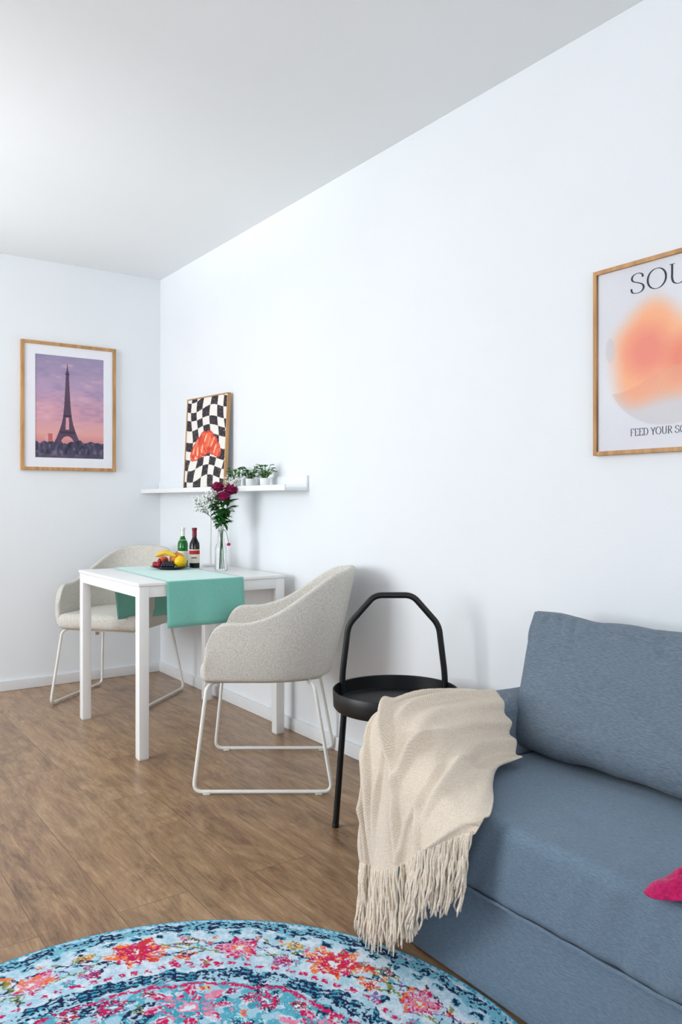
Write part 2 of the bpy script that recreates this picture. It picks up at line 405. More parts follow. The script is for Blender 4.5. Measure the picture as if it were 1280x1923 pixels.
# ------------------------------------------------------------------ round side table
st = thing('side_table', 'black round metal tray table with angular carrying handle', 'side table', (1.66, 2.05, 0), R(-35.1))
MB().lathe([(0,.405),(.180,.405),(.199,.408),(.205,.416),(.207,.468),(.2055,.470),(.202,.468),(.200,.425),(.194,.421),(0,.420)], 72).build('tray', M['black'], st)
hp = roundpath([(-.176,.092,.43),(-.174,.092,.50),(-.154,.092,.664),(-.064,.092,.766),(.064,.092,.766),(.154,.092,.664),(.174,.092,.50),(.176,.092,.43)], .026, 7)
MB().tube(hp, .0105, 12).build('handle', M['black'], st)
for a in (171, 51, -69):
    ca, sa = math.cos(R(a)), math.sin(R(a))
    MB().tube([(ca*.170,sa*.170,.404),(ca*.20,sa*.20,.004)], .0105, 12).lathe([(.0115,0),(.0115,.012),(.0105,.014)], 12, (ca*.20, sa*.20, 0)).build('leg', M['black'], st)
# ------------------------------------------------------------------ sofa
def wr(p, amp, sc, seed=0):
    v = Vector((p[0]*sc[0]+seed, p[1]*sc[1], p[2]*sc[2])); return amp*noise.noise(v)
sf = thing('sofa', 'blue-grey fabric sofa with low arm against the right wall', 'sofa', (1.62, .6, 0))
ox, oy = 1.62, .6
SX0 = 1.262
def fb(p):
    n = Vector(p); n.x += wr(p, .002, (3,5,6)); return n
MB().rbox(SX0-ox, 1.97-ox, -.55-oy, 1.50-oy, .004, .222, .008, 2, (4,40,6), fb).build('base', M['sofaseat'], sf)
def seatfn(p):
    x, y, z = p
    n = Vector(p)
    fr = max(0, 1-abs(x-(SX0-ox-.02))/.16)
    # soft slanting wrinkles along the front edge
    c2 = noise.noise(Vector((y*26+z*10, z*4+x*8, 4.1))); c4 = noise.noise(Vector((y*11+z*5, z*3+x*5, 9.1)))
    n.x += fr*(.0050*c2+.0060*c4)
    if z > .36:
        c3 = 1-abs(noise.noise(Vector((x*7+1, y*2.6, 7.7))))
        n.z += .006*noise.noise(Vector((x*4, y*3, 0))) - .003*c3**14 + .006*(1-min(1,abs(x+.10)/.28)) + fr*(.0035*c2+.003*c4)
    n.x -= .003*fr*math.sin(max(0,min(1,(z-.224)/.178))*PI)
    return n
sc_ = MB().rbox(SX0-.016-ox, 1.87-ox, -.55-oy, 1.495-oy, .224, .402, .026, 6, (40,300,12), seatfn).build('seat_cushion', M['sofaseat'], sf)
pf = []
for k in range(120):
    y = -.5+1.97*k/119
    pf.append((SX0-.0175-ox, y-oy, .2305+.001*math.sin(k)))
MB().tube(pf, .0036, 6).build('piping', M['sofaseat'], sc_)
def armfn(p):
    n = Vector(p); n.z += wr(p, .005, (6,6,6), 3); return n
MB().rbox(SX0-ox, 1.975-ox, 1.503-oy, 1.648-oy, .030, .540, .026, 4, (20,6,14), armfn).build('armrest', M['sofa'], sf)
MB().rbox(1.88-ox, 1.975-ox, -.55-oy, 1.50-oy, .223, .54, .03, 4, (3,40,8)).build('backrest', M['sofa'], sf)
for (x, y) in ((1.30,1.60),(1.93,1.60)):
    MB().lathe([(.02,0),(.022,.031)], 16, (x-ox, y-oy, 0)).build('foot', M['black'], sf)
def pillow(w, h, T, seed=0, nx=130, nz=76, flare=.11):
    B = MB()
    for sgn in (1, -1):
        rows = []
        for j in range(nz+1):
            b = math.sin((-1+2*j/nz)*PI/2)
            row = []
            for i in range(nx+1):
                a = math.sin((-1+2*i/nx)*PI/2)
                th = T/2*(max(0,(1-abs(a)**7)*(1-abs(b)**5)))**.5
                x = w/2*a*(1-.012*(1-b*b)); z = h/2*b*(1-.035*(1-a*a))
                if a < 0: x += -a*(flare*(1-(b+1)/2))
                edge = max(abs(a), abs(b))
                wv = .009*noise.noise(Vector((x*6, z*8+seed, sgn)))
                r1 = 1-abs(noise.noise(Vector((x*3.5+z*6, z*9+seed, sgn)))); wv -= .007*r1**12
                r2 = 1-abs(noise.noise(Vector((x*18+z*6, z*4, sgn+seed)))); wv -= .020*r2**6*max(0, b-.15)
                cr = max(0, -a-.6)*max(0, b-.2)*3; wv += .014*cr*math.sin((x+z)*90)
                row.append((x, -sgn*(th+wv*(1-edge**10)), z+.009*noise.noise(Vector((x*8, 0, seed)))*abs(b)))
            rows.append(row)
        B.grid(rows)
    return B
bc = thing('sofa_cushion', 'large blue-grey back cushion leaning on the wall behind the sofa seat', 'cushion', (1.740, 1.19, .588))
bc.rotation_euler = (R(-26), 0, R(-90))
pillow(.82, .39, .15, 5, flare=.078).build('cushion_cover', M['sofa'], bc, sharp=180)
MB().tube([(x, -.0, .195*(1-.035*(1-(x/.41)**2))+.009*noise.noise(Vector((x*8,0,5)))) for x in np.linspace(-.40,.40,60)], .0028, 6).build('seam', M['sofa'], bc)
# ------------------------------------------------------------------ throw
ctrl = [
 [(1.55,1.668,.46),(1.57,1.650,.545),(1.585,1.575,.566),(1.590,1.515,.558),(1.57,1.470,.48),(1.545,1.410,.422)],
 [(1.43,1.670,.46),(1.43,1.654,.550),(1.435,1.580,.568),(1.435,1.510,.558),(1.42,1.450,.50),(1.44,1.395,.424)],
 [(1.30,1.668,.45),(1.30,1.644,.545),(1.30,1.575,.564),(1.31,1.500,.552),(1.33,1.415,.49),(1.365,1.33,.424)],
 [(1.236,1.645,.44),(1.238,1.618,.506),(1.238,1.560,.536),(1.25,1.470,.510),(1.27,1.370,.455),(1.290,1.25,.424)],
 [(1.208,1.618,.38),(1.206,1.580,.41),(1.204,1.515,.425),(1.204,1.430,.424),(1.212,1.320,.418),(1.222,1.200,.412)],
 [(1.194,1.592,.29),(1.188,1.555,.30),(1.184,1.495,.32),(1.184,1.420,.345),(1.192,1.310,.375),(1.204,1.205,.400)],
 [(1.188,1.570,.198),(1.182,1.538,.198),(1.176,1.480,.212),(1.176,1.405,.258),(1.184,1.305,.328),(1.196,1.210,.385)],
]
def dense(P, n): return [cat(r, n) for r in P]
d1 = dense(ctrl, 28); colsn = len(d1[0])
cols_ = [cat([d1[r][c] for r in range(len(d1))], 26) for c in range(colsn)]
G = np.array([[list(cols_[c][r]) for c in range(colsn)] for r in range(len(cols_[0]))])
du = np.gradient(G, axis=1); dv = np.gradient(G, axis=0); N_ = np.cross(dv, du); N_ /= np.linalg.norm(N_, axis=2, keepdims=True)+1e-9
nr, nc = G.shape[:2]
if N_[nr//2+20, nc//2, 0] > 0: N_ = -N_
def fold(u, v, u0, sl, v0, wd, vl, amp):
    return amp*math.exp(-((u-u0-sl*(v-v0))/wd)**2)*math.exp(-((v-v0)/vl)**2)
for r in range(nr):
    for c in range(nc):
        u = c/(nc-1); v = r/(nr-1)
        d = .012*v*v*(1+math.sin(2*PI*(2.3*u+.35*v)+.6)) + .010*noise.noise(Vector((u*4, v*3, 2.2)))*(.3+v) + .005*noise.noise(Vector((u*12, v*6, 7)))
        d += fold(u,v,.62,-.6,.50,.021,.14,.036) + fold(u,v,.42,.55,.52,.022,.13,.034) + fold(u,v,.24,.14,.68,.019,.24,.027) + fold(u,v,.80,-.28,.55,.020,.22,.024) + fold(u,v,.53,.12,.82,.021,.16,.025) + fold(u,v,.70,.1,.85,.018,.14,.018) + fold(u,v,.12,-.1,.8,.016,.2,.015)
        d += fold(u,v,.33,.2,.25,.018,.18,.018) + fold(u,v,.50,-.1,.22,.018,.18,.018) + fold(u,v,.36,-.3,.72,.018,.12,.018)
        rdg = 1-abs(noise.noise(Vector((u*3+v*1.5, v*2.5, 5.5)))); d += .016*rdg**8*min(1, v*2)
        if u > .56 and v < .6: d += .009*(1+math.sin(u*52+v*6))*min(1,(u-.56)/.2)*(1-(v/.6)**3)
        G[r, c] += N_[r, c]*max(-.002, d)
tw = thing('throw_blanket', 'cream herringbone throw with long fringe draped over the sofa arm', 'blanket', (1.25, 1.5, 0))
tp = [[(G[r,c,0]-1.25, G[r,c,1]-1.5, G[r,c,2]) for c in range(nc)] for r in range(nr)]
def throwmat():
    m = M['throw'].copy(); nt = m.node_tree; b = nt.nodes['Principled BSDF']; L = nt.links.new
    uv = nt.nodes.new('ShaderNodeUVMap'); uv.uv_map = 'UV'; sp = nt.nodes.new('ShaderNodeSeparateXYZ'); L(uv.outputs[0], sp.inputs[0])
    pp = nt.nodes.new('ShaderNodeMath'); pp.operation = 'PINGPONG'; pp.inputs[1].default_value = .018; L(sp.outputs[0], pp.inputs[0])
    ad = nt.nodes.new('ShaderNodeMath'); ad.operation = 'ADD'; L(pp.outputs[0], ad.inputs[0]); L(sp.outputs[1], ad.inputs[1])
    mu = nt.nodes.new('ShaderNodeMath'); mu.operation = 'MULTIPLY'; mu.inputs[1].default_value = 2*PI*110; L(ad.outputs[0], mu.inputs[0])
    si = nt.nodes.new('ShaderNodeMath'); si.operation = 'SINE'; L(mu.outputs[0], si.inputs[0])
    mr = nt.nodes.new('ShaderNodeMapRange'); mr.inputs['From Min'].default_value = -1; mr.inputs['To Min'].default_value = .86; mr.inputs['To Max'].default_value = 1.0; L(si.outputs[0], mr.inputs['Value'])
    src = b.inputs['Base Color'].links[0].from_socket
    vm = nt.nodes.new('ShaderNodeVectorMath'); vm.operation = 'SCALE'; L(src, vm.inputs[0]); L(mr.outputs[0], vm.inputs['Scale']); L(vm.outputs[0], b.inputs['Base Color'])
    return m
bl = MB().grid(tp).build('blanket_cloth', throwmat(), tw, sharp=180, merge=False)
uvl = bl.data.uv_layers.new(name='UV')
for lp in bl.data.loops:
    i = lp.vertex_index; uvl.data[lp.index].uv = ((i % nc)/(nc-1)*.62, (i//nc)/(nr-1)*1.0)
sd = bl.modifiers.new('thick', 'SOLIDIFY'); sd.thickness = .003; sd.offset = 0
rng = random.Random(3)
NT = 99
for k in range(NT):
    u = min(.999, max(0, (k+.5)/NT+rng.uniform(-.004,.004))); c = u*(nc-1); i = int(c); f = c-i
    p0 = Vector(tp[-1][i]).lerp(Vector(tp[-1][min(i+1,nc-1)]), f)
    L0 = .180+rng.uniform(-.025,.012)
    if u > .6: L0 -= .02*(u-.6)/.4
    sx0 = rng.uniform(-.012,.006); sy0 = rng.uniform(-.016,.012)+(.040*(u-.6)/.4 if u > .6 else 0)
    B = MB(); nq = 14
    for sdx in range(3):
        p = p0+Vector((rng.uniform(-.003,.003), rng.uniform(-.003,.003), 0)); Ln = L0*rng.uniform(.86,1.04)
        sx = sx0+rng.uniform(-.008,.006); sy = sy0+rng.uniform(-.010,.010)
        ph = rng.uniform(0,6); fq = rng.uniform(10,22); am = rng.uniform(.0015,.0045)
        pts = []
        for q_ in range(nq+1):
            w = q_/nq
            z = p.z+.004-Ln*w; ex = 0
            if z < .0135: ex = (.0135-z); z = .0135
            pts.append((p.x+sx*w-.003*math.sin(w*fq*.7+ph)*min(1,w*3)-ex*.8-.004*w, p.y+sy*w+am*math.sin(w*fq+ph)*min(1,w*3), z))
        B.tube(pts, .002, 5, rad=[.0024 if j < nq else .0014 for j in range(nq+1)])
    B.build('fringe_tassel', M['fringe'], tw, sharp=180, merge=False)
# ------------------------------------------------------------------ magenta cloth on seat
rows = []
for j in range(26):
    rho = j/25; row = []
    for i in range(80):
        a = 2*PI*i/80
        Rr = .050+.026*max(0, math.cos(1.5*(a-R(150))))**4+.009*math.sin(5*a+1)
        z = .032*(1-rho**2)**.8*(.75+.35*math.sin(4*a+5*rho))*(.4+.6*min(1,rho*3+.3)) + .010*noise.noise(Vector((math.cos(a)*rho*6, math.sin(a)*rho*6, 1)))*(1-rho)
        row.append((Rr*rho*math.cos(a), Rr*rho*math.sin(a), max(.0, z)+.002))
    rows.append(row)
mg = MB().grid(rows, True).build('plush_cloth', M['magenta'], sharp=180)
mg.location = (1.292, .780, .407); sd = mg.modifiers.new('thick', 'SOLIDIFY'); sd.thickness = .003; sd.offset = 1
tag(mg, 'crumpled magenta plush cloth lying on the sofa seat', 'cloth')
# ------------------------------------------------------------------ rug
def rug():
    RR = .735; nr_, na = 360, 1450
    r = np.linspace(0.0, 1, nr_)[1:]*RR; th = np.linspace(0, 2*PI, na, endpoint=False)
    Rg, Tg = np.meshgrid(r, th, indexing='ij')
    x = (Rg*np.cos(Tg)).ravel(); y = (Rg*np.sin(Tg)).ravel(); z = np.full(x.size, .009)
    z[Rg.ravel() > RR-.002] = .004
    V = np.stack([x,y,z],1).tolist()+[[0,0,.009]]
    F = []; n1 = nr_-1
    for i in range(n1-1):
        o = i*na
        F += [(o+k, o+na+k, o+na+(k+1)%na, o+(k+1)%na) for k in range(na)]
    ci = len(V)-1; F += [(ci, k, (k+1)%na) for k in range(na)]
    base = len(V); lo = (n1-1)*na
    V += [[x[lo+k], y[lo+k], .001] for k in range(na)]
    F += [(lo+k, base+k, base+(k+1)%na, lo+(k+1)%na) for k in range(na)]
    V = np.array(V); X = V[:,0]; Y = V[:,1]
    rr0 = np.hypot(X, Y)
    jx = (vn(X,Y,120,1)-.5)*.010+(vn(X,Y,18,51)-.5)*.018; jy = (vn(X,Y,120,2)-.5)*.010+(vn(X,Y,18,52)-.5)*.018
    x = X+jx; y = Y+jy; r = np.hypot(x,y); th = np.arctan2(y,x)
    n8 = vn(X,Y,45,3); nf = vn(X,Y,190,4); nm = vn(X,Y,16,5); nn = vn(X,Y,300,6)
    ltb = col(164,202,220); wht = col(222,229,238); nav = col(32,46,80); teal = col(66,160,184); mag = col(200,38,94); org = col(236,120,62); grn = col(132,140,74); pur = col(130,102,162); pnk = col(224,138,166); yel = col(238,178,90); red = col(204,54,58)
    c = np.tile(ltb, (len(V),1)); c = mix(c, wht, (n8*.5+nf*.5-.32)*2.2)
    def put(mask, colr, t=1.0):
        nonlocal c
        c = mix(c, colr, mask.astype(float)*t)
    sect = lambda N, off: (np.mod(th-R(off)+PI/N, 2*PI/N)-PI/N)
    def local(N, off, r0):
        a = sect(N, off); return a*r0, r-r0
    inn = r < .47
    put(inn, teal, .8); put(inn & (n8 > .60), ltb); put(inn & (nm > .68) & (nf > .4), nav)
    def band(r0, r1, N, amp=.012):
        w = amp*np.sin(N*th)
        return (r > r0+w) & (r < r1+w)
    hs = lambda k: (np.sin(k*th)*np.sin(r*420+np.sin(th*31)*2) > -.3)
    b = band(.474,.520,40,.005); put(b, ltb, .8); put(b & hs(64) & (nf*.5+n8*.5 > .40), nav); put(b & ~hs(64) & (n8 > .5), teal)
    b = band(.688,.722,60,.004); put(b, teal, .5); put(b & hs(90) & (nf*.5+n8*.5 > .42), nav)
    put((r > .664) & (r < .682) & (np.sin(70*th) > .1) & (nf > .3), teal)
    put((r > .668) & (r < .679) & (np.sin(70*th) > .4) & (nf > .3), nav)
    put((r > .532) & (r < .545) & (np.abs(np.sin(52*th)) > .6) & (nf > .3), mag)
    for kk, ph, cc_ in ((8, 1.0, nav), (8, 1.0+PI, grn)):
        vr = .607+.030*np.sin(kk*th+ph)
        put((np.abs(r-vr) < .0036) & (nf > .22), cc_)
    for kk in range(2):
        vr = .607+.036*np.sin(16*th+kk*PI); put((np.abs(r-vr) < .0026) & (nf > .35), pur if kk else nav)
    for off in np.arange(0, 360, 7.5):
        a = R(off); q0 = .607+.030*math.sin(8*a+1.0)
        dx = x-(q0+.013)*math.cos(a); dy = y-(q0+.013)*math.sin(a); lx = dx*math.cos(a+.8)+dy*math.sin(a+.8); ly = -dx*math.sin(a+.8)+dy*math.cos(a+.8)
        put(((lx/.013)**2+(ly/.005)**2 < 1), (grn, nav, teal)[int(off/7.5) % 3], .9)
    rs = np.random.RandomState(11)
    pals = [mag, org, pnk, grn, pur, red, nav, yel, org, teal]
    for k in range(300):
        a0 = rs.rand()*2*PI; r0 = rs.uniform(.550,.664) if k < 210 else rs.uniform(.15,.46); rad = rs.uniform(.005,.012)
        dx = x-r0*math.cos(a0); dy = y-r0*math.sin(a0); d = np.hypot(dx,dy); ph = np.arctan2(dy,dx)
        pr = rad*(1+.45*np.cos((3+k%3)*ph+a0*7))+(nf-.5)*.008
        put(d < pr, pals[k % 10]); put(d < pr*.4, pals[(k+3) % 10])
    def motif(N, off, r0, R0, c1, c2, c3, kk=6, aspect=1.25):
        a, b_ = local(N, off, r0); a = a/aspect; d = np.hypot(a, b_); ph = np.arctan2(b_, a)
        d = d+(nf-.5)*.012+(n8-.5)*.012
        put(d < R0*(1.1+.22*np.cos(kk*ph)), wht, .75)
        pet = d < R0*(.98+.30*np.cos(kk*ph+1.2*n8))
        put(pet & (nf > .28), c1); put(pet & (np.abs(np.sin(ph*kk)) < .24) & (d > R0*.35), wht, .7)
        put(pet & (n8 > .64) & (d > R0*.3), c3, .9)
        put((np.abs(d-R0*(.70+.18*np.cos(kk*ph+PI))) < R0*.10) & (nf > .25), c2)
        put((d < R0*.40) & (nf > .2), c3); put(np.abs(d-R0*.40) < R0*.08, c2); put(d < R0*.16, wht)
    motif(8, 28, .612, .050, org, mag, red)
    motif(8, 50.5, .607, .034, mag, pnk, org, 5)
    motif(8, 39, .640, .018, grn, yel, nav, 4); motif(8, 62, .640, .018, grn, nav, pnk, 4)
    motif(8, 39, .572, .018, pur, mag, nav, 4); motif(8, 62, .572, .018, org, red, nav, 4)
    motif(8, 60, .385, .056, mag, teal, pnk, 8, 1.35)
    motif(8, 37.5, .42, .028, nav, mag, teal, 6, 1.5)
    motif(8, 37.5, .33, .034, teal, nav, mag, 6, 1.2)
    motif(8, 60, .27, .03, mag, nav, pnk, 6, 1.2)
    motif(16, 48.75, .437, .014, red, nav, mag, 5, 1)
    motif(1, 0, 0.001, .14, mag, teal, nav, 12, 1)
    b = (np.abs(r-(.452+.012*np.abs(np.sin(8*th+R(20))))) < .005) & (nf > .25); put(b, mag)
    b = (np.abs(r-.20-.01*np.sin(16*th)) < .006) & (nf > .3); put(b, nav)
    put((nn > .80), wht, .45)
    put(rr0 > .724, ltb); put((rr0 > .724) & (nf > .55), teal); put(rr0 > .731, col(106,156,180))
    me = bpy.data.meshes.new('pile'); me.from_pydata(V.tolist(), [], F); me.update()
    me.polygons.foreach_set('use_smooth', [True]*len(me.polygons)); me.materials.append(M['rug'])
    t = thing('round_rug', 'round vintage-style rug in turquoise, pink and orange on the wood floor', 'rug', (.52, 1.25, 0))
    o = bpy.data.objects.new('pile', me); C.objects.link(o); o.parent = t; setcol(o, c)
    o.data.set_sharp_from_angle(angle=R(50))
    MB().tube([(.735*math.cos(2*PI*k/200), .735*math.sin(2*PI*k/200), .0045) for k in range(200)], .0042, 6, closed=True).build('edge_binding', mat('rug_binding', (92,150,178), .9, vscale=(200,200,200), col2=(50,90,130)), t)
rug()
# ------------------------------------------------------------------ shelf
sh = thing('wall_shelf', 'long white picture ledge shelf on the right wall above the table', 'shelf', (XW-.0005, 3.968, 1.136))
L2 = .875
MB().rbox(-.12, -.0125, -L2, L2, 0, .014, .002).build('shelf_board', M['wall'], sh)
MB().rbox(-.012, 0, -L2, L2, 0, .069, .002).build('back_rail', M['wall'], sh)
MB().rbox(-.1305, -.1205, -L2, L2, 0, .026, .002).build('front_lip', M['white'], sh)
# ------------------------------------------------------------------ pictures
def frame_parts(t, W, H, fw, dp):
    f = MB(); f.rbox(-W/2, -W/2+fw, -dp, 0, 0, H, .0015); f.rbox(W/2-fw, W/2, -dp, 0, 0, H, .0015)
    f.rbox(-W/2+fw, W/2-fw, -dp, 0, 0, fw, .0015); f.rbox(-W/2+fw, W/2-fw, -dp, 0, H-fw, H, .0015)
    f.build('frame', M['oak'], t)
    MB().box(-W/2+fw, W/2-fw, -dp*.45, -.001, fw, H-fw).build('backing_board', M['mount'], t, smooth=False)
def eiffel(u, v):
    c = np.tile(col(158,144,176), (u.size,1))
    c = mix(c, col(188,158,188), (.95-v)/.3); c = mix(c, col(212,158,174), (.68-v)/.22); c = mix(c, col(230,166,158), (.42-v)/.22); c = mix(c, col(206,134,140), (.24-v)/.1)
    cl = vn(u*2.2+.3*v, v*7, 2.2, 21)*.6+vn(u*3, v*12, 4, 22)*.4
    c = mix(c, col(146,132,168), (cl-.52)*1.6*(v > .35)); c = mix(c, col(230,182,190), (.42-cl)*1.6)
    m = (np.abs(u-.215) < .032) & (v < .235); c = mix(c, col(190,104,104), m*1.)
    k = np.clip((v-.13)/(.925-.13), 0, 1)
    hw = np.interp(k, [0,.08,.17,.25,.36,.5,.7,.86,.9,.93,1], [.205,.160,.118,.086,.060,.045,.032,.022,.022,.010,.005])
    body = (np.abs(u-.46) < hw) & (v > .13) & (v < .925)
    arch = ((u-.46)/.100)**2+((v-.13)/.085)**2 < 1
    body &= ~arch
    slit = (np.abs(u-.46) < .032*(1-k)) & (v > .28) & (v < .40); body &= ~slit
    plat = ((np.abs(v-.252) < .013) & (np.abs(u-.46) < .108)) | ((np.abs(v-.415) < .009) & (np.abs(u-.46) < .062)) | ((np.abs(v-.825) < .009) & (np.abs(u-.46) < .028))
    body |= plat
    lat = (np.abs(np.sin((u*.667+v)*120)) < .5) | (np.abs(np.sin((u*.667-v)*120)) < .5)
    tc = mix(np.tile(col(112,84,108), (u.size,1)), col(66,48,72), lat*1.)
    tc = mix(tc, col(60,44,68), plat*.8)
    c = np.where(body[:,None], tc, c)
    hl = .135+.030*vn(u, v*0, 14, 23)+.02*vn(u, v*0, 40, 24)
    g = v < hl
    gc = mix(np.tile(col(66,62,88), (u.size,1)), col(120,106,130), (vn(u,v,34,25)-.45)*2); gc = mix(gc, col(40,42,58), (vn(u,v,18,26)-.55)*3); gc = mix(gc, col(96,86,106), (.05-v)*18)
    return np.where(g[:,None], gc, c)
W, H = .558, .755
p1 = thing('framed_picture', 'oak-framed picture of a lattice iron tower at pink dusk on the back wall', 'picture', (1.4165, YB-.0005, 1.268))
frame_parts(p1, W, H, .019, .022)
mtb = MB(); mx0, mx1, mz0, mz1 = -.1985, .2045, .075, .680; dpt = .0145
for (a, b_, c_, d_) in ((-W/2+.019, mx0, .019, H-.019), (mx1, W/2-.019, .019, H-.019), (mx0, mx1, .019, mz0), (mx0, mx1, mz1, H-.019)):
    mtb.box(a, b_, -dpt, -.0105, c_, d_)
mtb.build('mat_board', M['mount'], p1, smooth=False, merge=False)
painted_panel('tower_print', mx1-mx0, mz1-mz0, 260, 380, eiffel, p1, y=-.0112, x0=mx0, z0=mz0)
def checks(u, v):
    uu = u+.045*np.sin(v*8+1)+.020*np.sin(u*9+v*5); vv = v+.030*np.sin(u*7+.6)+.014*np.sin(v*15+u*3)
    k = (np.floor(uu*6.0+.3)+np.floor(vv*9.0)) % 2
    c = np.where(k[:,None] > .5, col(240,234,226), col(30,28,34))
    sp = vn(u,v,130,31); c = np.where(((sp > .86) & (k < .5))[:,None], col(180,175,170), c)
    x = (u-.50)*.86; y = v-.0
    a = R(-4); X = x*math.cos(a)-(y-.45)*math.sin(a); Y = x*math.sin(a)+(y-.45)*math.cos(a)+.45
    m = np.zeros(u.size, bool)
    lobes = [(-.27,.385,.062),(-.20,.420,.095),(-.12,.460,.115),(-.02,.495,.132),(.08,.500,.120),(.17,.455,.100),(.24,.405,.078),(.28,.370,.055)]
    edge = np.ones(u.size)*9
    for (lx, ly, lr) in lobes:
        d = np.hypot(X-lx, (Y-ly)*.95)/lr; inside = d < 1; m |= inside; edge = np.where(inside, d, edge)
    st_ = np.sin((X*math.cos(.5)-Y*math.sin(.5))*75+4*vn(u,v,9,33))
    cc = np.tile(col(240,108,70), (u.size,1)); cc = mix(cc, col(252,196,160), (st_-.35)*2.2); cc = mix(cc, col(204,48,38), (edge-.80)*6); cc = mix(cc, col(208,62,46), (vn(u,v,14,35)-.62)*3)
    return np.where(m[:,None], cc, c)
p2 = thing('framed_print', 'oak-framed black and white checkered croissant print leaning on the shelf', 'picture', (1.912, 4.045, 1.1502))
p2.rotation_euler = (R(-3), 0, R(-84))
W2, H2 = .425, .520; fw = .007
fr = MB()
fr.rbox(-W2/2, -W2/2+fw, -.003, .018, 0, H2, .001); fr.rbox(W2/2-fw, W2/2, -.003, .018, 0, H2, .001); fr.rbox(-W2/2+fw, W2/2-fw, -.003, .018, 0, fw, .001); fr.rbox(-W2/2+fw, W2/2-fw, -.003, .018, H2-fw, H2, .001)
fr.build('frame', M['oak'], p2)
MB().box(-W2/2+fw, W2/2-fw, .002, .016, fw, H2-fw).build('backing_board', M['mount'], p2, smooth=False)
painted_panel('croissant_print', W2-2*fw, H2-2*fw, 230, 290, checks, p2, y=.001, z0=fw)
PW, PH = .47, .545
def soul(u, v):
    x = (u-.5)*PW; y = (v-.508)*PH
    c = np.tile(col(224,224,229), (u.size,1)); c = mix(c, col(212,212,220), vn(u,v,3,41)*.8)
    wv = -.070+.032*np.sin(x*14+.9)
    low = np.hypot(x*.9, y+.03)
    c = mix(c, col(202,196,200), ((wv-y)/.004).clip(0,1)*.75*(1-((low-.178)/.005).clip(0,1)))
    xs = x+.030
    an = np.arctan2(y, xs)
    r = np.hypot(xs*.88, y); ed = .162+.012*np.sin(3*an+2.2)+.007*np.sin(5*an)
    a = 1-((r-ed+.062)/.078).clip(0,1); a = a*a*(3-2*a)
    cc = np.tile(col(248,172,126), (u.size,1)); cc = mix(cc, col(238,134,112), (1-((np.hypot(xs+.035, y-.01)-.035)/.07)).clip(0,1)); cc = mix(cc, col(250,186,140), ((x+.0)/.05).clip(0,1)*.6*(y > -.02+.4*x)); cc = mix(cc, col(234,118,96), (1-((np.hypot(x-.06, y+.02)-.03)/.06)).clip(0,1)*.8)
    lobe = ((wv-y)/.008).clip(0,1)
    c2 = mix(c, cc, a*.96); c2 = mix(c2, col(232,158,130), lobe*a*.6)
    rr = np.hypot((x+.190)/.018, (y-.030)/.040); c2 = mix(c2, col(200,197,204), ((1.0-rr)*6).clip(0,1)*.6)
    return c2
p3 = thing('framed_poster', 'oak-framed poster with a blurred orange circle above the sofa', 'poster', (XW-.0005, 1.275, 1.221), R(-90))
frame_parts(p3, PW, PH, .012, .018)
painted_panel('poster_print', PW-.024, PH-.024, 280, 320, soul, p3, y=-.0092, z0=.012)
LET = {
 'S': ([[(.56,.76),(.52,.92),(.33,1.0),(.13,.93),(.06,.76),(.14,.62),(.34,.52),(.53,.40),(.60,.23),(.51,.06),(.30,0),(.09,.07),(.03,.27)]], .64),
 'O': ([[(.42+.40*math.cos(a), .5+.5*math.sin(a)) for a in np.linspace(0,2*PI,25)]], .84),
 'U': ([[(.12,1.0),(.12,.60),(.12,.32),(.20,.09),(.40,0),(.60,.09),(.68,.32),(.68,.60),(.68,1.0)],[(.0,1.0),(.24,1.0)],[(.58,1.0),(.78,1.0)]], .80),
 'L': ([[(.12,1.0),(.12,.5),(.12,0)],[(0,1.0),(.24,1.0)],[(0,0),(.3,0),(.54,0)],[(.54,0),(.57,.22)]], .58),
 'F': ([[(.12,1.0),(.12,.5),(.12,0)],[(0,1.0),(.54,1.0)],[(.12,.52),(.42,.52)],[(0,0),(.24,0)],[(.54,1.0),(.56,.82)]], .58),
 'E': ([[(.12,1.0),(.12,.5),(.12,0)],[(0,1.0),(.54,1.0)],[(.12,.52),(.44,.52)],[(0,0),(.56,0)],[(.54,1.0),(.56,.82)],[(.56,0),(.58,.2)]], .60),
 'D': ([[(.12,1.0),(.12,.5),(.12,0)],[(0,1.0),(.12,1.0),(.40,.98),(.64,.80),(.72,.5),(.64,.2),(.40,.02),(.12,0),(0,0)]], .76),
 'Y': ([[(.0,1.0),(.16,.75),(.34,.45)],[(.66,1.0),(.5,.72),(.34,.45)],[(.34,.45),(.34,0)],[(.22,0),(.46,0)]], .66),
 'R': ([[(.12,1.0),(.12,.5),(.12,0)],[(0,1.0),(.14,1.0),(.40,.98),(.54,.86),(.54,.68),(.40,.53),(.12,.50)],[(.32,.51),(.48,.25),(.66,0)],[(0,0),(.24,0)]], .68),
}
def lettering(text, x, z, hgt, width, y, thick=.06, thin=.018, gap=.12, space=.34):
    B = MB(); tot = 0
    for ch_ in text: tot += (space if ch_ == ' ' else LET[ch_][1]+gap)
    sx = width/tot; cx = x
    for ch_ in text:
        if ch_ == ' ': cx += space*sx; continue
        for stp in LET[ch_][0]:
            P = cat([(a, 0, b) for a, b in stp], 5) if len(stp) > 3 else [Vector((a,0,b)) for a, b in stp]
            P = [Vector((cx+p.x*sx, y, z+p.z*hgt)) for p in P]
            rl = []; rr_ = []
            for i in range(len(P)):
                d = (P[min(i+1,len(P)-1)]-P[max(i-1,0)]).normalized()
                w = (thin+(thick-thin)*abs(d.z)**1.5)*hgt/2
                n = Vector((-d.z, 0, d.x)); rl.append(P[i]+n*w); rr_.append(P[i]-n*w)
            B.grid([rl, rr_])
        cx += (LET[ch_][1]+gap)*sx
    return B
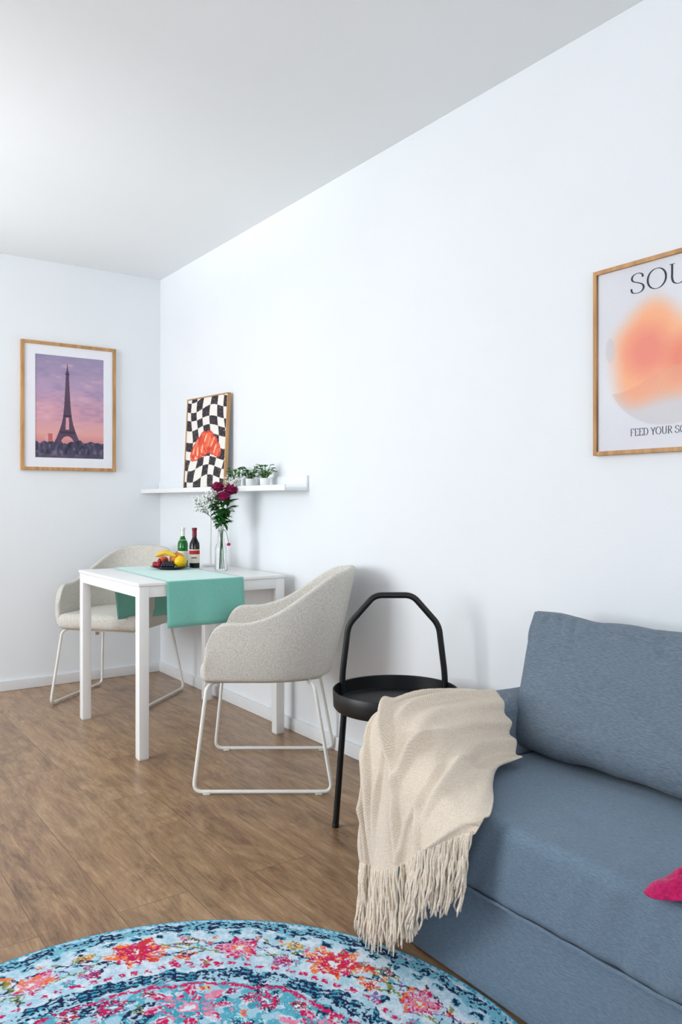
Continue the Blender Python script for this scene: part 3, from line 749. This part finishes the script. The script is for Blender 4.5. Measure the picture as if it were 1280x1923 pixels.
lettering('SOUL', -.235+.123, .454, .056, .235, -.0097, .11, .030).build('poster_title', M['ink'], p3, smooth=False, merge=False)
lettering('FEED YOUR SOUL', -.235+.123, .051, .020, .203, -.0097, .12, .05).build('poster_caption', M['ink'], p3, smooth=False, merge=False)
# ------------------------------------------------------------------ table things
PZ = TZ+.0028
pl = thing('plate', 'dark round plate of fruit on the mint runner', 'plate', (1.604, 3.768, PZ))
MB().lathe([(0,0),(.055,0),(.062,.004),(.095,.013),(.097,.016),(.094,.0165),(.06,.008),(0,.007)], 48).build('dish', M['plate'], pl)
def fruit(name, label, cat_, x, y, z, r, m, sc=(1,1,1), rot=0, fn=None, seg=20, group='fruit on the dark plate'):
    t = thing(name, label, cat_, (1.604+x, 3.768+y, PZ+z), rot, group)
    MB().ball((0,0,0), r, seg, sc, fn).build('skin', m, t, sharp=180); return t
def lem(p):
    p = Vector(p); k = abs(p.x)**9; return Vector((p.x*(1+.22*k), p.y*(1-.05*k), p.z))
def ra(a, b): return a*.818+b*.575, -a*.575+b*.818
x, y = ra(.054, -.022); tt = fruit('lemon', 'bright yellow lemon at the right side of the plate', 'lemon', x, y, .039, .030, M['lemon'], (1.12,1,1), R(30), lem)
MB().lathe([(.003,0),(.002,.006)], 8, (.038,0,0)).build('stem_end', M['stemg'], tt)
x, y = ra(.022, .048); tt = fruit('mango', 'orange and red mango at the back of the plate', 'mango', x, y, .048, .034, M['mango'], (1.12,.95,1), R(-20))
MB().lathe([(.003,.03),(.002,.038)], 8).build('stem_end', M['soil'], tt)
x, y = ra(-.044, .034); tt = fruit('apple', 'red apple at the back left of the plate', 'apple', x, y, .039, .027, M['apple'], (1,1,.92))
MB().tube([(0,0,.022),(.002,0,.032)], .0012, 6).build('stem', M['soil'], tt)
x, y = ra(-.018, -.002)
bt = thing('banana', 'small curved banana lying over the fruit on the plate', 'banana', (1.604+x, 3.768+y, PZ+.064), R(-35), 'fruit on the dark plate')
MB().tube([(-.055+.10*k/12, -.006, .018*math.sin(PI*k/12)) for k in range(13)], .01, 8, rad=[.004]+[.0085+.004*math.sin(PI*k/12) for k in range(1,12)]+[.0035]).build('peel', M['banana'], bt)
MB().tube([(.045,-.006,.001),(.056,-.006,-.002)], .0028, 6).build('stem', M['stemg'], bt)
bp_ = [(-.078,-.012,'left end of the berries, at the rim'),(-.066,-.032,'second of the berries from the left rim'),(-.060,.004,'behind the leftmost two berries'),(-.050,-.048,'front of the berries, beside the dark grapes'),(-.052,-.016,'topmost, resting among the berries')]
for i, (a, b_, w) in enumerate(bp_):
    x, y = ra(a, b_); tt = fruit('raspberry', 'red berry on the plate, '+w, 'berry', x, y, .025 if i < 4 else .040, .0115, M['berry'], (1,1,1.1), seg=12, group='red berries on the plate')
    MB().lathe([(0,.014),(.006,.012),(.001,.010)], 6).build('leaf_cap', M['stemg'], tt)
for i in range(11):
    a = -.030+(i % 5)*.013+(.006 if i > 4 else 0); b_ = -.052+(i//5)*.017; x, y = ra(a, b_)
    tt = fruit('grape', 'dark purple grape in the pile at the front of the plate', 'grape', x, y, .022+.010*(i//5), .0105, M['grape'], seg=12, group='dark grapes on the plate')
def bottle(name, label, loc, glass, cap, capn, h=.2, r=.0265):
    t = thing(name, label, 'bottle', loc)
    MB().lathe([(0,.003),(r*.6,0),(r*.95,0),(r,.004),(r,h*.55),(r*.93,h*.62),(r*.6,h*.70),(r*.42,h*.76),(r*.40,h*.94),(r*.47,h*.945),(r*.47,h*.975),(r*.38,h*.98),(0,h*.98)], 32).build('glass_body', glass, t)
    MB().lathe([(r*.44,h*.78),(r*.43,h*.93),(r*.50,h*.94),(r*.50,h),(0,h)], 24).build(capn, cap, t)
    return t, r, h
def label_band(t, r, z0, z1, a0, a1, m, name):
    MB().grid([[(r*math.cos(a), r*math.sin(a), z) for a in np.linspace(R(a0), R(a1), 20)] for z in (z0, z1)]).build(name, m, t, sharp=180)
t1, r_, h_ = bottle('wine_bottle', 'small dark red wine bottle with cream label on the table', (1.753, 3.81, TZ+.0003), M['darkglass'], M['foil'], 'foil_cap', .206)
label_band(t1, r_+.0006, .025, .095, -200, -40, M['paper'], 'paper_label'); label_band(t1, r_+.0010, .070, .090, -200, -40, M['redink'], 'label_stripe')
label_band(t1, r_+.0010, .050, .055, -150, -90, M['ink'], 'label_print')
t2, r_, h_ = bottle('sparkling_bottle', 'small green glass bottle with silver neck on the table', (1.75, 3.95, TZ+.0003), M['greenglass'], M['silver'], 'foil_cap', .203, .027)
label_band(t2, r_*.62+.008, .137, .139, -200, -40, M['paper'], 'neck_ring'); label_band(t2, r_+.0006, .03, .08, -200, -40, M['paper'], 'paper_label')
lm = thing('table_lamp', 'slim white table lamp standing on the table under the shelf', 'lamp', (1.868, 3.86, TZ+.0003))
MB().lathe([(0,0),(.042,0),(.044,.003),(.042,.008),(.012,.011),(0,.011)], 32).build('base', M['white'], lm)
MB().tube([(0,0,.010),(0,0,.35)], .0052, 10).build('pole', M['white'], lm)
MB().lathe([(.004,.383),(.020,.382),(.030,.374),(.048,.300),(.046,.300),(.028,.370),(.0,.378)], 32).build('lamp_shade', M['white'], lm)
# vase
vx, vy = 1.794, 3.587
vs = thing('glass_vase', 'clear glass bottle vase holding the flowers on the table', 'vase', (vx, vy, TZ+.0003))
MB().lathe([(0,.004),(0,0),(.028,0),(.031,.004),(.031,.10),(.028,.118),(.016,.140),(.0145,.19),(.018,.198),(.0165,.199),(.0125,.190),(.0138,.142),(.0255,.118),(.0285,.10),(.0285,.006),(.0,.005)], 36).build('vessel', M['glass'], vs)
def leafshape(B, base, d, L, w, up=Vector((0,0,1)), curl=.3, n=6):
    d = d.normalized(); side = d.cross(up)
    if side.length < .01: side = Vector((1,0,0))
    side.normalize(); nrm = side.cross(d)
    rows = []
    for i in range(n+1):
        t_ = i/n; ww = w*math.sin(PI*min(1,t_*.96+.04))**.8/2*(1 if i < n else .05)
        c0 = base+d*(L*t_)+nrm*(-curl*L*t_*t_)
        rows.append([tuple(c0-side*ww+nrm*ww*.35), tuple(c0), tuple(c0+side*ww+nrm*ww*.35)])
    B.grid(rows)
def bloom(B, c, r, n=150, seed=0):
    g = random.Random(seed)
    for i in range(n):
        z = 1-1.75*(i+.5)/n; a = i*2.39996; s_ = math.sqrt(max(0,1-z*z))
        d = Vector((s_*math.cos(a), s_*math.sin(a), z))
        p = c+Vector((d.x*r, d.y*r, d.z*r*.8))*g.uniform(.75,1.0)
        leafshape(B, p-d*r*.3, (d+Vector((g.uniform(-.5,.5),g.uniform(-.5,.5),g.uniform(-.3,.5)))), r*.45, r*.36, curl=-.2, n=3)
    B.ball(tuple(c), r*.76, 10, (1,1,.8))
Rt = Vector((.818,-.575,0)); Aw = Vector((.575,.818,0))
def vec(a, b_, z): return Rt*a+Aw*b_+Vector((0,0,z))
def flower(label, top, r, m, seed, leaves=5, bend=0):
    t = thing('cut_flower', label, 'flower', (vx, vy, TZ+.006), 0, 'flowers in the glass vase')
    g = random.Random(seed)
    b0 = vec(g.uniform(-.014,.014), g.uniform(-.012,.012), .004)
    nk = vec(max(-.009,min(.009,top[0]*.15)), g.uniform(-.006,.006), .17)
    P = cat([b0, nk, nk.lerp(vec(*top), .5)+vec(bend,0,.01), vec(*top)], 8)
    MB().tube(P, .0018, 6).build('stem', M['stemg'], t, sharp=180)
    B = MB(); bloom(B, vec(*top)+Vector((0,0,r*.3)), r, 190, seed=seed); B.build('bloom', m, t, smooth=False, merge=False)
    B = MB()
    for k in range(leaves):
        q_ = P[int(len(P)*(.46+.42*k/leaves))]; a = g.uniform(0,2*PI)
        d = Rt*math.cos(a)*1.0+Aw*math.sin(a)*.6+Vector((0,0,g.uniform(-.1,.8)))
        for s_ in (-.6,0,.6):
            leafshape(B, q_+d.normalized()*.012*abs(s_), d+Rt*s_*.8+Vector((0,0,s_*.5)), g.uniform(.038,.060), .030, curl=.3)
        B.tube([q_, q_+d.normalized()*.02], .001, 5)
    B.build('leaf', M['leaf'], t, merge=False)
flower('burgundy flower, tallest and leftmost of the dark blooms in the vase', (-.018, .0, .394), .036, M['burg'], 1, 10)
flower('burgundy flower at the right of the dark blooms in the vase', (.046, .008, .380), .037, M['burg'], 2, 10)
flower('burgundy flower lowest and front in the dark cluster above the vase', (.014, -.03, .348), .034, M['burg'], 3, 11)
t = thing('cut_flower', 'small pink flower bending low beside the vase neck', 'flower', (vx, vy, TZ+.006), 0, 'flowers in the glass vase')
MB().tube(cat([vec(.004,0,.10), vec(.006,0,.188), vec(.024,0,.185), vec(.036,0,.135)], 8), .0013, 6).build('stem', M['stemg'], t)
B = MB(); bloom(B, vec(.037,0,.122), .012, 60, 9); B.build('bloom', M['pinkfl'], t, smooth=False, merge=False)
def gyps(label, top, seed, spread):
    t = thing('baby_breath_sprig', label, 'flower', (vx, vy, TZ+.006), 0, 'white sprigs in the glass vase')
    g = random.Random(seed); b0 = vec(g.uniform(-.01,.01), 0, .004); nk = vec(-.006 if top[0] < 0 else .006, .003, .175)
    P = cat([b0, nk, nk.lerp(vec(*top), .6)+vec(0,0,.01), vec(*top)], 8)
    Bs = MB().tube(P, .0011, 5); Bf = MB()
    for k in range(36):
        q_ = P[int(len(P)*g.uniform(.62,.99))]; e = vec(*top)+Rt*g.uniform(-spread,spread)+Aw*g.uniform(-spread,spread)*.7+Vector((0,0,g.uniform(-spread,spread)))
        m_ = q_.lerp(e,.5)+Vector((0,0,-.006)); Bs.tube(cat([q_, m_, e], 3), .0005, 4)
        for j in range(3):
            e2 = e+Vector((g.uniform(-.008,.008),g.uniform(-.008,.008),g.uniform(-.008,.008)))
            Bs.tube([m_.lerp(e,.6), e2], .0004, 4); Bf.ball(tuple(e2), .0042, 6)
    Bs.build('stem', M['stemg'], t, sharp=180); Bf.build('blossom', M['gyp'], t, sharp=180, merge=False)
gyps('tiny white blossoms hanging at the left of the bouquet', (-.100, .0, .318), 5, .038)
gyps('tiny white blossoms between the left sprig and burgundy blooms', (-.055, .01, .355), 6, .036)
gyps('tiny white blossoms rising above and right of burgundy blooms', (.045, .02, .425), 7, .036)
# ------------------------------------------------------------------ potted plants on shelf
def plant(label, y, m, seed, x=1.925):
    t = thing('potted_plant', label, 'plant', (x, y, 1.1503), 0, 'small potted plants on the shelf')
    MB().lathe([(0,0),(.021,0),(.022,.002),(.026,.048),(.0245,.048),(.0215,.040),(0,.040)], 28).build('pot', M['pot'], t)
    MB().lathe([(.022,.0405),(.018,.044),(0,.045)], 20).build('soil', M['soil'], t)
    g = random.Random(seed); Bl = MB(); Bs = MB()
    for k in range(30):
        a = k*2.4; e = g.uniform(.6,3.2); d = Vector((math.cos(a)*.8, math.sin(a), e)).normalized()
        b0 = Vector((math.cos(a)*.006, math.sin(a)*.006, .043)); st_ = b0+d*g.uniform(.020,.068)
        Bs.tube([b0, st_], .0012, 5); dl = Vector((math.cos(a), math.sin(a), g.uniform(-.2,.9)))
        leafshape(Bl, st_, dl, g.uniform(.022,.031), .025, curl=.35)
    Bs.build('stem', M['stemg'], t); Bl.build('leaf', m, t, merge=False)
plant('variegated little plant in white pot, nearest the croissant print', 3.680, M['leafv'], 1)
plant('dark green little plant in white pot, middle of the three', 3.525, M['leaf'], 2)
plant('light and dark green little plant in white pot, right of the three', 3.380, M['leafv'], 3)
# ------------------------------------------------------------------ light
w = bpy.data.worlds.new('sky'); S.world = w; w.use_nodes = True
bg = w.node_tree.nodes['Background']; bg.inputs[0].default_value = (*lin((220,232,250)), 1); bg.inputs[1].default_value = 1.2
def area(name, loc, target, sx, sy, e, c):
    l = bpy.data.lights.new(name, 'AREA'); l.shape = 'RECTANGLE'; l.size = sx; l.size_y = sy; l.energy = e; l.color = c
    o = bpy.data.objects.new(name, l); C.objects.link(o); o.location = loc
    d = Vector(target)-Vector(loc); o.rotation_euler = d.to_track_quat('-Z', 'Y').to_euler(); return o
area('window_light', (XL-.25, (WY0+WY1)/2, 1.65), (XW, (WY0+WY1)/2, 1.5), 1.8, 1.45, 80, (.94,.98,1))
area('rear_fill_light', (0, YF-.25, 1.6), (.3, 4, 1.3), 2.5, 1.3, 27, (.94,.98,1))  # added fill lamp behind the camera, lifts sofa and rug
area('window_ceiling_fill', (XL-.05, (WY0+WY1)/2, WZ0+.12), (XL+1.6, (WY0+WY1)/2-.3, WZ0+1.75), 1.7, .16, 16, (.95,.985,1))  # added lamp in the opening, aimed up to brighten the ceiling
area('rear_ceiling_fill', (0, YF-.05, 1.0), (.4, YF+2.2, 2.6), 2.3, .16, 11, (.95,.985,1))  # second added ceiling lamp, shining up from the rear opening
sl = bpy.data.lights.new('bounced_sun', 'SUN'); sl.energy = 2.8; sl.angle = R(18); sl.color = (.97,.99,1)
so = bpy.data.objects.new('bounced_sun', sl); C.objects.link(so); so.location = (-4,3,0)
so.rotation_euler = Vector((1,.16,.50)).to_track_quat('-Z','Y').to_euler()
# ------------------------------------------------------------------ camera
cam = bpy.data.cameras.new('camera'); co = bpy.data.objects.new('camera', cam); C.objects.link(co); S.camera = co
cam.sensor_fit = 'VERTICAL'; cam.sensor_height = 36; cam.lens = 1499/1923*36; cam.shift_y = -20.5/1923
co.location = (0,0,1.087); co.rotation_euler = (R(90), 0, R(-35.1)); cam.clip_start = .01
